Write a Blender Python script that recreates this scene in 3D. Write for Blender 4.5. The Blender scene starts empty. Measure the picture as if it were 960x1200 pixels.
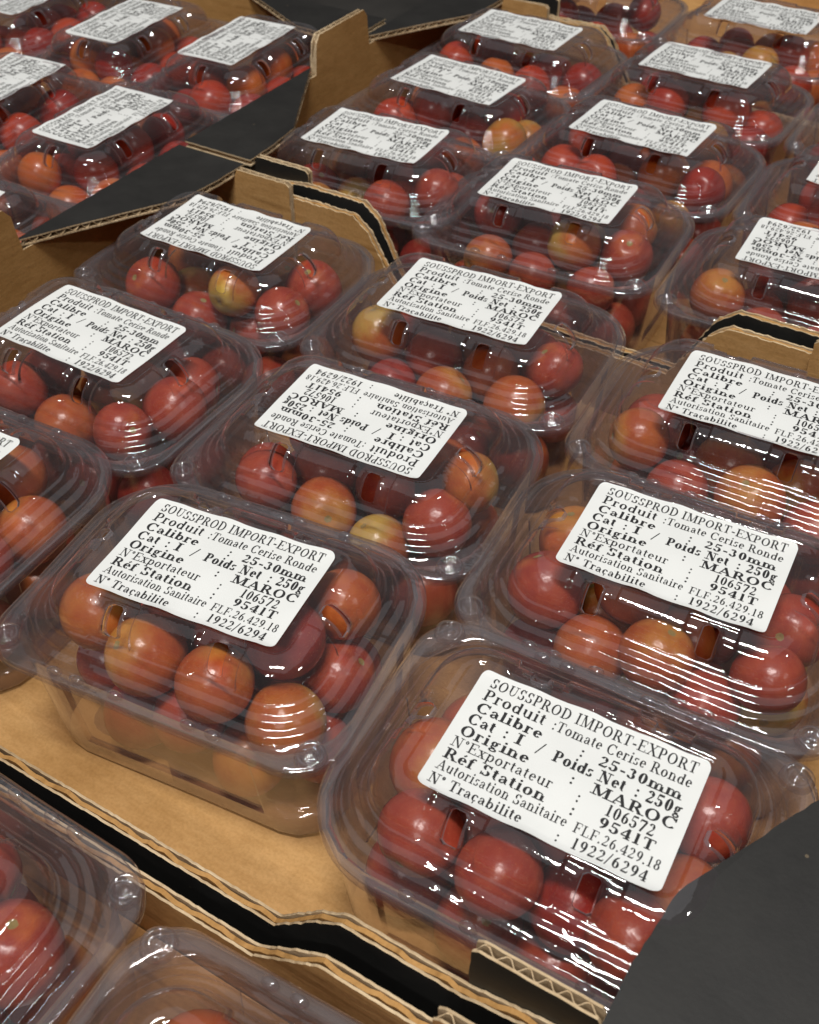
import bpy, math, random
import numpy as np
from mathutils import Matrix, Vector

# ---------------------------------------------------------------- camera, world, lamps, exposure
S = 0.00093                       # one layout unit (about 0.93 mm) in metres
scene = bpy.context.scene
col = scene.collection

cam_d = bpy.data.cameras.new('camera')
cam = bpy.data.objects.new('camera', cam_d); col.objects.link(cam)
cam.location = (147.0*S, -136.5*S, 265.5*S)
cam.rotation_mode = 'ZYX' if False else 'XYZ'
cam.rotation_euler = (0.816, -0.004, 0.536)
cam_d.sensor_fit = 'VERTICAL'; cam_d.sensor_height = 36.0
cam_d.lens = 36.0*1278.0/1200.0
cam_d.clip_start = 0.005; cam_d.clip_end = 60.0
cam_d.dof.use_dof = True
cam_d.dof.focus_distance = 385*S
cam_d.dof.aperture_fstop = 27.0
scene.camera = cam

world = bpy.data.worlds.new('World'); scene.world = world
world.use_nodes = True
wb = world.node_tree.nodes['Background']
wb.inputs['Color'].default_value = (1.0, 0.95, 0.91, 1)
wb.inputs['Strength'].default_value = 0.045

def area(name, loc, target, sx, sy, watts, colr=(1.0, 0.97, 0.915)):
    d = bpy.data.lights.new(name, 'AREA'); d.shape = 'RECTANGLE'
    d.size = sx; d.size_y = sy; d.energy = watts; d.color = colr
    o = bpy.data.objects.new(name, d); col.objects.link(o)
    o.location = loc
    v = Vector(target)-Vector(loc)
    o.rotation_euler = v.to_track_quat('-Z', 'Y').to_euler()
    return o
# ceiling strip fixtures of the hall, behind and above the photographer, and farther ones
area('ceiling_lamp', (0.12, -0.30, 1.95), (0.05, 0.1, 0), 0.62, 0.15, 29)
area('ceiling_lamp', (0.40, -1.35, 1.80), (0, 0.1, 0), 0.17, 0.05, 5)
area('ceiling_lamp', (0.08, -1.50, 1.80), (0, 0.1, 0), 0.17, 0.05, 4)
area('ceiling_lamp', (1.75, 0.10, 1.75), (0, 0.2, 0), 0.26, 0.09, 4)
# added wide area lamp for ceiling bounce; gives the plastic its reflected veil
area('ceiling_bounce_fill', (-0.20, 0.45, 2.10), (-0.20, 0.45, 0), 2.8, 2.8, 6.5, (0.93, 0.95, 1.0))

vs = scene.view_settings
vs.view_transform = 'Standard'; vs.look = 'None'; vs.exposure = 0.25; vs.gamma = 1.0
try: vs.use_curve_mapping = False
except Exception: pass
cy = scene.cycles
cy.transparent_max_bounces = 64; cy.max_bounces = 10; cy.glossy_bounces = 5
cy.caustics_reflective = False; cy.caustics_refractive = False
cy.use_denoising = True
cy.sample_clamp_indirect = 4.0

# ---------------------------------------------------------------- materials
def new_mat(name):
    m = bpy.data.materials.new(name); m.use_nodes = True
    nt = m.node_tree; nt.nodes.clear()
    out = nt.nodes.new('ShaderNodeOutputMaterial')
    return m, nt, out
def N(nt, t, **kw):
    n = nt.nodes.new(t)
    for k, v in kw.items():
        if k in n.inputs.keys(): n.inputs[k].default_value = v
        else: setattr(n, k, v)
    return n
def ramp(nt, fac, stops):
    r = nt.nodes.new('ShaderNodeValToRGB')
    el = r.color_ramp.elements
    while len(el) < len(stops): el.new(0.5)
    for e, (p, c) in zip(el, stops): e.position = p; e.color = (*c, 1)
    nt.links.new(fac, r.inputs[0]); return r.outputs[0]
def math_n(nt, op, a, b=None, clamp=False):
    n = nt.nodes.new('ShaderNodeMath'); n.operation = op; n.use_clamp = clamp
    for i, v in enumerate((a, b)):
        if v is None: continue
        if isinstance(v, (int, float)): n.inputs[i].default_value = v
        else: nt.links.new(v, n.inputs[i])
    return n.outputs[0]

def plastic(name, tint, rough, haze):
    m, nt, out = new_mat(name); L = nt.links
    geo = N(nt, 'ShaderNodeNewGeometry'); tc = N(nt, 'ShaderNodeTexCoord')
    nz = N(nt, 'ShaderNodeTexNoise', Scale=95.0, Detail=3.0, Roughness=0.6)
    L.new(tc.outputs['Object'], nz.inputs['Vector'])
    nz2 = N(nt, 'ShaderNodeTexNoise', Scale=420.0, Detail=2.0)
    L.new(tc.outputs['Object'], nz2.inputs['Vector'])
    b = N(nt, 'ShaderNodeBump', Strength=0.20, Distance=0.0009)
    L.new(nz.outputs[0], b.inputs['Height'])
    b2 = N(nt, 'ShaderNodeBump', Strength=0.10, Distance=0.0005)
    L.new(nz2.outputs[0], b2.inputs['Height']); L.new(b.outputs[0], b2.inputs['Normal'])
    dot = N(nt, 'ShaderNodeVectorMath', operation='DOT_PRODUCT')
    L.new(geo.outputs['Incoming'], dot.inputs[0]); L.new(b2.outputs[0], dot.inputs[1])
    c = math_n(nt, 'ABSOLUTE', dot.outputs['Value'])
    one = math_n(nt, 'SUBTRACT', 1.0, c, True)
    p5 = math_n(nt, 'POWER', one, 5.0)
    F = math_n(nt, 'ADD', math_n(nt, 'MULTIPLY', p5, 0.95), 0.05)
    R = math_n(nt, 'DIVIDE', math_n(nt, 'MULTIPLY', F, 2.0), math_n(nt, 'ADD', F, 1.0), True)
    # the sheet's own path length: it swallows more light when seen edge-on
    p3 = math_n(nt, 'POWER', one, 3.0)
    mixc = N(nt, 'ShaderNodeMix', data_type='RGBA')
    mixc.inputs[6].default_value = (*tint, 1); mixc.inputs[7].default_value = (tint[0]*.82, tint[1]*.80, tint[2]*.80, 1)
    L.new(p3, mixc.inputs[0])
    tr = N(nt, 'ShaderNodeBsdfTransparent'); L.new(mixc.outputs[2], tr.inputs['Color'])
    df = N(nt, 'ShaderNodeBsdfDiffuse'); df.inputs['Color'].default_value = (0.68, 0.68, 0.74, 1)
    hz = N(nt, 'ShaderNodeMixShader')
    # faint scuffs and haze of the moulded sheet
    sc = N(nt, 'ShaderNodeTexNoise', Scale=60.0, Detail=6.0, Roughness=0.75)
    L.new(tc.outputs['Object'], sc.inputs['Vector'])
    hs = math_n(nt, 'MULTIPLY', sc.outputs[0], haze)
    hs = math_n(nt, 'ADD', hs, math_n(nt, 'MULTIPLY', p3, haze*3.0), True)
    tl = N(nt, 'ShaderNodeBsdfTranslucent'); tl.inputs['Color'].default_value = (0.68, 0.67, 0.71, 1)
    dt = N(nt, 'ShaderNodeMixShader'); dt.inputs[0].default_value = 0.5
    L.new(df.outputs[0], dt.inputs[1]); L.new(tl.outputs[0], dt.inputs[2])
    L.new(hs, hz.inputs[0]); L.new(tr.outputs[0], hz.inputs[1]); L.new(dt.outputs[0], hz.inputs[2])
    gl = N(nt, 'ShaderNodeBsdfGlossy', Roughness=rough); L.new(b2.outputs[0], gl.inputs['Normal'])
    gl.inputs['Color'].default_value = (1, 1, 1, 1)
    mx = N(nt, 'ShaderNodeMixShader')
    L.new(R, mx.inputs[0]); L.new(hz.outputs[0], mx.inputs[1]); L.new(gl.outputs[0], mx.inputs[2])
    L.new(mx.outputs[0], out.inputs['Surface'])
    return m
M_LID = plastic('clear_plastic_lid', (0.90, 0.865, 0.87), 0.05, 0.085)
M_RIM = plastic('clear_plastic_rim', (0.87, 0.85, 0.86), 0.06, 0.12)
M_COLLAR = plastic('clear_plastic_slot_edge', (0.80, 0.78, 0.78), 0.06, 0.42)
M_BASE = plastic('clear_plastic_base', (0.78, 0.71, 0.69), 0.09, 0.15)

def kraft(name, c1, c2, line_scale, bump=0.40, axis='X'):
    m, nt, out = new_mat(name); L = nt.links
    tc = N(nt, 'ShaderNodeTexCoord')
    mp = N(nt, 'ShaderNodeMapping')
    mp.inputs['Scale'].default_value = (30, 110, 110) if axis == 'X' else (110, 30, 110)
    L.new(tc.outputs['Object'], mp.inputs[0])
    fib = N(nt, 'ShaderNodeTexNoise', Scale=3.0, Detail=5.0, Roughness=0.65); L.new(mp.outputs[0], fib.inputs['Vector'])
    blot = N(nt, 'ShaderNodeTexNoise', Scale=22.0, Detail=4.0); L.new(tc.outputs['Object'], blot.inputs['Vector'])
    fine = N(nt, 'ShaderNodeTexNoise', Scale=900.0, Detail=2.0); L.new(tc.outputs['Object'], fine.inputs['Vector'])
    f = math_n(nt, 'ADD', math_n(nt, 'MULTIPLY', fib.outputs[0], 0.55), math_n(nt, 'MULTIPLY', blot.outputs[0], 0.45))
    colr = ramp(nt, f, [(0.33, c1), (0.62, c2)])
    dark = N(nt, 'ShaderNodeMix', data_type='RGBA', blend_type='MULTIPLY'); dark.inputs[0].default_value = 0.35
    L.new(colr, dark.inputs[6])
    L.new(ramp(nt, fine.outputs[0], [(0.35, (0.72, 0.68, 0.62)), (0.6, (1, 1, 1))]), dark.inputs[7])
    # handling stains and scuffs
    st_ = N(nt, 'ShaderNodeTexNoise', Scale=9.0, Detail=7.0, Roughness=0.72); L.new(tc.outputs['Object'], st_.inputs['Vector'])
    mp3 = N(nt, 'ShaderNodeMapping'); mp3.inputs['Scale'].default_value = (4, 75, 60) if axis == 'X' else (75, 4, 60)
    L.new(tc.outputs['Object'], mp3.inputs[0])
    cr = N(nt, 'ShaderNodeTexNoise', Scale=2.2, Detail=2.0); L.new(mp3.outputs[0], cr.inputs['Vector'])
    d2 = N(nt, 'ShaderNodeMix', data_type='RGBA', blend_type='MULTIPLY'); d2.inputs[0].default_value = 1.0
    L.new(dark.outputs[2], d2.inputs[6]); L.new(ramp(nt, st_.outputs[0], [(0.36, (0.78, 0.74, 0.68)), (0.52, (1, 1, 1))]), d2.inputs[7])
    d3 = N(nt, 'ShaderNodeMix', data_type='RGBA', blend_type='MULTIPLY'); d3.inputs[0].default_value = 1.0
    L.new(d2.outputs[2], d3.inputs[6]); L.new(ramp(nt, cr.outputs[0], [(0.30, (0.72, 0.68, 0.62)), (0.37, (1, 1, 1))]), d3.inputs[7])
    dark = d3
    p = N(nt, 'ShaderNodeBsdfPrincipled', Roughness=0.82)
    L.new(dark.outputs[2], p.inputs['Base Color'])
    p.inputs['Specular IOR Level'].default_value = 0.25
    # washboard of the flutes showing through the liner
    mp2 = N(nt, 'ShaderNodeMapping'); L.new(tc.outputs['Object'], mp2.inputs[0])
    w = N(nt, 'ShaderNodeTexWave', Scale=line_scale, Distortion=0.6, Detail=1.0)
    w.bands_direction = 'Y' if axis == 'X' else 'X'
    L.new(mp2.outputs[0], w.inputs['Vector'])
    h = math_n(nt, 'ADD', math_n(nt, 'MULTIPLY', w.outputs['Fac'], 0.5), math_n(nt, 'MULTIPLY', fib.outputs[0], 0.5))
    b = N(nt, 'ShaderNodeBump', Strength=bump, Distance=0.0008); L.new(h, b.inputs['Height'])
    L.new(b.outputs[0], p.inputs['Normal']); L.new(p.outputs[0], out.inputs['Surface'])
    return m
M_KRAFT = kraft('kraft_liner', (0.48, 0.262, 0.090), (0.62, 0.362, 0.145), 46.0)
M_KRAFTY = kraft('kraft_liner_crosswise', (0.40, 0.212, 0.066), (0.52, 0.29, 0.105), 46.0, axis='Y')
M_EDGE = kraft('cut_cardboard_edge', (0.42, 0.29, 0.16), (0.74, 0.58, 0.38), 200.0, 0.6)

def black_ink():
    m, nt, out = new_mat('black_printed_liner'); L = nt.links
    tc = N(nt, 'ShaderNodeTexCoord')
    n1 = N(nt, 'ShaderNodeTexNoise', Scale=35.0, Detail=5.0, Roughness=0.7); L.new(tc.outputs['Object'], n1.inputs['Vector'])
    n2 = N(nt, 'ShaderNodeTexNoise', Scale=700.0, Detail=2.0); L.new(tc.outputs['Object'], n2.inputs['Vector'])
    vo = N(nt, 'ShaderNodeTexVoronoi', Scale=70.0); L.new(tc.outputs['Object'], vo.inputs['Vector'])
    speck = math_n(nt, 'LESS_THAN', vo.outputs['Distance'], 0.035)
    base = ramp(nt, n1.outputs[0], [(0.3, (0.012, 0.0115, 0.011)), (0.75, (0.021, 0.020, 0.0185))])
    mx = N(nt, 'ShaderNodeMix', data_type='RGBA'); L.new(math_n(nt, 'MULTIPLY', speck, 0.5), mx.inputs[0])
    L.new(base, mx.inputs[6]); mx.inputs[7].default_value = (0.20, 0.15, 0.09, 1)
    p = N(nt, 'ShaderNodeBsdfPrincipled', Roughness=0.55)
    p.inputs['Specular IOR Level'].default_value = 0.45
    L.new(mx.outputs[2], p.inputs['Base Color'])
    L.new(math_n(nt, 'ADD', math_n(nt, 'MULTIPLY', n1.outputs[0], 0.25), 0.42), p.inputs['Roughness'])
    b = N(nt, 'ShaderNodeBump', Strength=0.10, Distance=0.0003); L.new(n2.outputs[0], b.inputs['Height'])
    L.new(b.outputs[0], p.inputs['Normal']); L.new(p.outputs[0], out.inputs['Surface'])
    return m
M_BLACK = black_ink()

def paper():
    m, nt, out = new_mat('white_label_paper'); L = nt.links
    tc = N(nt, 'ShaderNodeTexCoord')
    n1 = N(nt, 'ShaderNodeTexNoise', Scale=40.0, Detail=3.0); L.new(tc.outputs['Object'], n1.inputs['Vector'])
    p = N(nt, 'ShaderNodeBsdfPrincipled', Roughness=0.6)
    L.new(ramp(nt, n1.outputs[0], [(0.3, (0.70, 0.715, 0.71)), (0.7, (0.76, 0.775, 0.77))]), p.inputs['Base Color'])
    p.inputs['Specular IOR Level'].default_value = 0.3
    b = N(nt, 'ShaderNodeBump', Strength=0.12, Distance=0.0006); L.new(n1.outputs[0], b.inputs['Height'])
    L.new(b.outputs[0], p.inputs['Normal']); L.new(p.outputs[0], out.inputs['Surface'])
    return m
M_PAPER = paper()
def ink():
    m, nt, out = new_mat('black_print_ink')
    p = N(nt, 'ShaderNodeBsdfPrincipled', Roughness=0.7); p.inputs['Base Color'].default_value = (0.012, 0.012, 0.014, 1)
    nt.links.new(p.outputs[0], out.inputs['Surface']); return m
M_INK = ink()

def tomato_mat(name, flesh, flesh2, shoulder, lo, hi):
    m, nt, out = new_mat(name); L = nt.links
    tc = N(nt, 'ShaderNodeTexCoord')
    oi = N(nt, 'ShaderNodeObjectInfo')
    off = N(nt, 'ShaderNodeVectorMath', operation='ADD')
    L.new(tc.outputs['Object'], off.inputs[0])
    cmb = N(nt, 'ShaderNodeCombineXYZ')
    r7 = math_n(nt, 'MULTIPLY', oi.outputs['Random'], 9.0)
    L.new(r7, cmb.inputs[0]); L.new(r7, cmb.inputs[1]); L.new(cmb.outputs[0], off.inputs[1])
    n1 = N(nt, 'ShaderNodeTexNoise', Scale=1.6, Detail=3.0); L.new(off.outputs[0], n1.inputs['Vector'])
    n2 = N(nt, 'ShaderNodeTexNoise', Scale=26.0, Detail=2.0); L.new(off.outputs[0], n2.inputs['Vector'])
    sep = N(nt, 'ShaderNodeSeparateXYZ'); L.new(tc.outputs['Object'], sep.inputs[0])
    fl = ramp(nt, n1.outputs[0], [(0.32, flesh), (0.68, flesh2)])
    zz = math_n(nt, 'ADD', sep.outputs[2], math_n(nt, 'MULTIPLY', math_n(nt, 'SUBTRACT', n1.outputs[0], 0.5), 0.9))
    mr = N(nt, 'ShaderNodeMapRange'); mr.interpolation_type = 'SMOOTHSTEP'
    mr.inputs[1].default_value = lo; mr.inputs[2].default_value = hi; L.new(zz, mr.inputs[0])
    m1 = N(nt, 'ShaderNodeMix', data_type='RGBA'); L.new(mr.outputs[0], m1.inputs[0]); L.new(fl, m1.inputs[6]); m1.inputs[7].default_value = (*shoulder, 1)
    # pale flecks in the skin
    fleck = N(nt, 'ShaderNodeMix', data_type='RGBA')
    L.new(math_n(nt, 'MULTIPLY', math_n(nt, 'GREATER_THAN', n2.outputs[0], 0.66), 0.16), fleck.inputs[0])
    L.new(m1.outputs[2], fleck.inputs[6]); fleck.inputs[7].default_value = (0.75, 0.40, 0.16, 1)
    # corky stem scar
    rr = math_n(nt, 'SQRT', math_n(nt, 'ADD', math_n(nt, 'MULTIPLY', sep.outputs[0], sep.outputs[0]), math_n(nt, 'MULTIPLY', sep.outputs[1], sep.outputs[1])))
    sc = math_n(nt, 'MULTIPLY', math_n(nt, 'LESS_THAN', math_n(nt, 'ADD', rr, math_n(nt, 'MULTIPLY', n2.outputs[0], 0.08)), 0.15), math_n(nt, 'GREATER_THAN', sep.outputs[2], 0.0))
    m2 = N(nt, 'ShaderNodeMix', data_type='RGBA'); L.new(sc, m2.inputs[0]); L.new(fleck.outputs[2], m2.inputs[6]); m2.inputs[7].default_value = (0.36, 0.27, 0.10, 1)
    p = N(nt, 'ShaderNodeBsdfPrincipled', Roughness=0.27)
    L.new(m2.outputs[2], p.inputs['Base Color'])
    p.inputs['Subsurface Weight'].default_value = 0.12
    p.inputs['Subsurface Radius'].default_value = (1.0, 0.25, 0.08)
    p.inputs['Subsurface Scale'].default_value = 0.003
    b = N(nt, 'ShaderNodeBump', Strength=0.08, Distance=0.01); L.new(n1.outputs[0], b.inputs['Height'])
    L.new(b.outputs[0], p.inputs['Normal']); L.new(p.outputs[0], out.inputs['Surface'])
    return m
TM = {
 'red':    tomato_mat('tomato_red',    (0.35, 0.048, 0.030), (0.45, 0.085, 0.042), (0.54, 0.15, 0.045), 0.75, 1.25),
 'deep':   tomato_mat('tomato_deep',   (0.26, 0.024, 0.020), (0.35, 0.042, 0.028), (0.40, 0.07, 0.03), 0.75, 1.25),
 'orange': tomato_mat('tomato_orange', (0.43, 0.082, 0.026), (0.52, 0.140, 0.036), (0.58, 0.27, 0.06), 0.40, 1.15),
 'yellow': tomato_mat('tomato_yellow', (0.46, 0.110, 0.030), (0.53, 0.180, 0.042), (0.55, 0.36, 0.08), 0.15, 1.0),
}
TWORD = {'red': 'ripe red', 'deep': 'dark red', 'orange': 'orange red', 'yellow': 'yellow shouldered'}
def dark_board():
    m, nt, out = new_mat('dark_pallet_board'); L = nt.links
    tc = N(nt, 'ShaderNodeTexCoord')
    n1 = N(nt, 'ShaderNodeTexNoise', Scale=20.0, Detail=5.0); L.new(tc.outputs['Object'], n1.inputs['Vector'])
    p = N(nt, 'ShaderNodeBsdfPrincipled', Roughness=0.8)
    L.new(ramp(nt, n1.outputs[0], [(0.3, (0.012, 0.011, 0.010)), (0.7, (0.03, 0.027, 0.024))]), p.inputs['Base Color'])
    L.new(p.outputs[0], out.inputs['Surface']); return m
M_DARK = dark_board()

# ---------------------------------------------------------------- mesh helpers
def mesh(name, verts, faces, mats, fm=None, smooth=False):
    me = bpy.data.meshes.new(name)
    me.from_pydata([(x*S, y*S, z*S) for x, y, z in verts], [], faces)
    for m in mats: me.materials.append(m)
    if fm is not None: me.polygons.foreach_set('material_index', fm)
    me.polygons.foreach_set('use_smooth', [smooth]*len(me.polygons))
    me.update(); return me
def link(name, me, parent=None, loc=(0, 0, 0), rz=0.0):
    o = bpy.data.objects.new(name, me); col.objects.link(o)
    o.location = (loc[0]*S, loc[1]*S, loc[2]*S); o.rotation_euler = (0, 0, rz)
    if parent is not None: o.parent = parent
    return o
def tag(o, label, cat, group=None):
    o['label'] = label; o['category'] = cat
    if group: o['group'] = group
    return o

FLOOR_Z = -77.2
# the surface under the trays
g = link('pallet_top', mesh('pallet_top', [(-1300, -900, -84), (900, -900, -84), (900, 1500, -84), (-1300, 1500, -84)], [(0, 1, 2, 3)], [M_DARK]))
g['kind'] = 'structure'

# ---------------------------------------------------------------- cardboard trays
def sheet(poly, T, torn=0.0, seed=0, step=3.0, mats=(0, 1, 2), core=True):
    """A corrugated board in its own plane (u, v), thickness T along w: two liners with ragged cut edges,
    returned as verts, faces, material indices (0 face w=T side, 1 face w=0 side, 2 cut edge)."""
    rnd = random.Random(seed)
    pts = []
    n = len(poly)
    for i in range(n):
        a = poly[i]; b = poly[(i+1) % n]
        L = math.hypot(b[0]-a[0], b[1]-a[1]); k = max(1, int(L/step))
        for j in range(k): pts.append((a[0]+(b[0]-a[0])*j/k, a[1]+(b[1]-a[1])*j/k))
    V = []; F = []; M = []
    lt = T*0.20
    cx = sum(p[0] for p in poly)/n; cyy = sum(p[1] for p in poly)/n
    m = len(pts)
    for w0, w1, top in ((T-lt, T, True), (0.0, lt, False)):
        base = len(V)
        jit = [(rnd.uniform(-torn, torn), rnd.uniform(-torn, torn)) for _ in pts]
        for w in (w0, w1):
            for (x, y), (jx, jy) in zip(pts, jit): V.append((x+jx, y+jy, w))
        F.append(tuple(range(base+m, base+2*m))); M.append(mats[0] if top else mats[2])
        F.append(tuple(reversed(range(base, base+m)))); M.append(mats[2] if top else mats[1])
        for i in range(m):
            j = (i+1) % m
            F.append((base+i, base+j, base+m+j, base+m+i)); M.append(mats[2])
    return V, F, M

def interval(poly, u):
    vs_ = []
    n = len(poly)
    for i in range(n):
        a = poly[i]; b = poly[(i+1) % n]
        if (a[0]-u)*(b[0]-u) <= 0 and a[0] != b[0]:
            t = (u-a[0])/(b[0]-a[0]); vs_.append(a[1]+(b[1]-a[1])*t)
    return (min(vs_), max(vs_)) if len(vs_) >= 2 else None
def flute(poly, T, period, u_along=True, inset=0.4, seed=0):
    """The wavy medium between the liners, ending just inside the cut edge. Waves run across u."""
    P = poly if u_along else [(b, a) for a, b in poly]
    u0 = min(p[0] for p in P)+0.3; u1 = max(p[0] for p in P)-0.3
    rnd = random.Random(seed)
    V = []; F = []; prev = None
    k = int((u1-u0)/(period/8))
    ph = rnd.uniform(0, 6)
    for i in range(k+1):
        u = u0+(u1-u0)*i/k
        iv = interval(P, u)
        if iv is None or iv[1]-iv[0] < 1.2: prev = None; continue
        w = T/2+(T*0.30)*math.sin(2*math.pi*u/period+ph+0.4*math.sin(u*0.21))
        a, b = iv[0]+inset*rnd.uniform(0.2, 1.6), iv[1]-inset*rnd.uniform(0.2, 1.6)
        base = len(V)
        for th in (-0.22, 0.22):
            for v in (a, b): V.append((u, v, w+th) if u_along else (v, u, w+th))
        if prev is not None:
            p = prev
            F += [(p, p+1, base+1, base), (p+2, p+3, base+3, base+2), (p, base, base+2, p+2), (p+1, p+3, base+3, base+1)]
        prev = base
    return V, F

def xf(V, f): return [f(*v) for v in V]

TRAY_COUNT = [0]
def tray(label, cx, cy_, LX, LY, rz, sh_front=-12.0, sh_back=-12.0, low=-45.0):
    TRAY_COUNT[0] += 1; seed = 100*TRAY_COUNT[0]
    root = bpy.data.objects.new('cardboard_tray', None); col.objects.link(root)
    root.location = (cx*S, cy_*S, -82*S); root.rotation_euler = (0, 0, rz); root.empty_display_size = 0.02
    tag(root, label, 'tray', 'black and brown cardboard produce trays')
    Z0 = 82.0                                  # local z = layout z + 82
    hx, hy = LX/2, LY/2; T = 4.2
    # floor board
    V = []; k = 24
    poly = [(-hx+T+.5, -hy+T+.5), (hx-T-.5, -hy+T+.5), (hx-T-.5, hy-T-.5), (-hx+T+.5, hy-T-.5)]
    v, f, m = sheet(poly, 4.0, 0.0, seed, 40)
    link('floor_panel', mesh('floor_panel', xf(v, lambda a, b, w: (a, b, w+FLOOR_Z+Z0-4.1)), f, [M_KRAFT, M_BLACK, M_EDGE], m), root)
    # long walls, low in the middle, with stepped ends
    for side, sh in ((-1, sh_front), (1, sh_back)):
        lo = low+1.0*side
        prof = [(-hx+.4, -80), (hx-.4, -80), (hx-.4, -12), (hx-44, -12), (hx-80, sh), (hx-117, sh), (hx-126, sh-7), (hx-142, lo), (-hx+142, lo), (-hx+126, sh-7), (-hx+117, sh), (-hx+80, sh), (-hx+44, -12), (-hx+.4, -12)]
        v, f, m = sheet(prof, T, 0.38, seed+side, 1.7)
        # w = T is the inside face
        if side < 0: fn = lambda a, b, w: (a, -hy+w, b+Z0)
        else: fn = lambda a, b, w: (-a, hy-w, b+Z0)
        wl = link('long_wall', mesh('long_wall', xf(v, fn), f, [M_KRAFT, M_BLACK, M_EDGE], m), root)
        # crushed core of the board, a little below the liners' edges
        cv = []; cf = []; kk = 150; rnd = random.Random(seed+side+7)
        for i in range(kk+1):
            u = -hx+1+(LX-2)*i/kk
            iv = interval(prof, u); top = iv[1]-rnd.uniform(0.1, 0.9)
            wv = T*0.5+T*0.10*math.sin(i*.9)+rnd.uniform(-.35, .35)
            cv += [(u, -79, wv-.75), (u, top, wv-.75), (u, top, wv+.75), (u, -79, wv+.75)]
            if i:
                p = 4*(i-1); q = 4*i
                cf += [(p, q, q+1, p+1), (p+1, q+1, q+2, p+2), (p+2, q+2, q+3, p+3)]
        link('corrugated_core', mesh('corrugated_core', xf(cv, fn), cf, [M_KRAFTY]), wl)
        # glued end tabs inside the long wall
        for sx in (-1, 1):
            pt = [(0.6+T, -76.5), (80, -76.5), (80, -2.2), (78, -.6), (46, -.6), (44, -4.9), (0.6+T, -4.9)]
            v, f, m = sheet(pt, 3.8, 0.2, seed+side*3+sx, 2.5)
            fv, ff = flute(pt, 3.8, 5.6, True, 0.4, seed+sx)
            def ft(a, b, w, sx=sx, side=side): return (sx*(hx-a), side*(hy-T-.15-3.8+(3.8-w)), b+Z0)
            mm = [M_KRAFT, M_BLACK, M_EDGE]
            tb = link('end_tab', mesh('end_tab', xf(v, ft), f, mm, m), root)
            link('corrugated_core', mesh('corrugated_core', xf(fv, ft), ff, [M_EDGE]), tb)
    # short walls with a raised middle tab
    for side in (-1, 1):
        g0 = 123.0
        ym = hy-T-.6
        prof = [(-ym, -80), (ym, -80), (ym, -4.8), (hy-g0, -4.8), (hy-g0-2, 14), (hy-g0-6, 18.5), (-hy+g0+6, 18.5), (-hy+g0+2, 14), (-hy+g0, -4.8), (-ym, -4.8)]
        v, f, m = sheet(prof, T, 0.15, seed+31+side, 3.0)
        def fs(a, b, w, side=side): return (side*(hx-w), a, b+Z0)
        sw = link('short_wall', mesh('short_wall', xf(v, fs), f, [M_KRAFTY, M_BLACK, M_EDGE], m), root)
        fv, ff = flute(prof, T, 5.6, True, 0.5, seed+side)
        link('corrugated_core', mesh('corrugated_core', xf(fv, fs), ff, [M_EDGE]), sw)
    # black corner flaps on top
    for sx in (-1, 1):
        for sy in (-1, 1):
            poly = [(0.0, 0.0), (45, 0), (44, 22), (41, 46), (0, 124)]
            tt = 3.9
            v, f, m = sheet(poly, tt, 0.22, seed+51+sx+3*sy, 3.0, mats=(1, 0, 2))
            fv, ff = flute(poly, tt, 5.8, False, 0.35, seed+sx+sy*5)
            def fw(a, b, w, sx=sx, sy=sy):
                sag = -0.7*math.exp(-((a-40)/22)**2-((b-45)/40)**2)
                return (sx*(hx-a), sy*(hy-b), w-tt-.6+Z0+sag)
            cf_ = link('corner_flap', mesh('corner_flap', xf(v, fw), f, [M_KRAFT, M_BLACK, M_EDGE], m), root)
            link('corrugated_core', mesh('corrugated_core', xf(fv, fw), ff, [M_EDGE]), cf_)
    return root

XL, XR = -258.0, 178.0
tcx, tlx = (XL+XR)/2, XR-XL
tray('brown cardboard tray with a big black corner flap, bare floor strip along its front wall', tcx, (-26+297)/2, tlx, 323, 0, -20, -10)
tray('brown lined tray whose low wall faces the bare floor strip across a black gap', tcx, -33.0-161.5, tlx, 323, 0, -12, -24, -46)
tray('tray behind the back wall of the bare strip tray, with tall brown tab', tcx, (302.5+611)/2, tlx, 308.5, 0, -7, -10)
tray('farthest cardboard tray, behind the tray with the tall brown tab', tcx, 616.5+160, tlx, 320, 0, -12, -12)
tray('cardboard tray turned crosswise, its punnets lying at right angles to the others', -263-161.5, (90+524)/2, 434, 323, math.pi/2)

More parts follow.
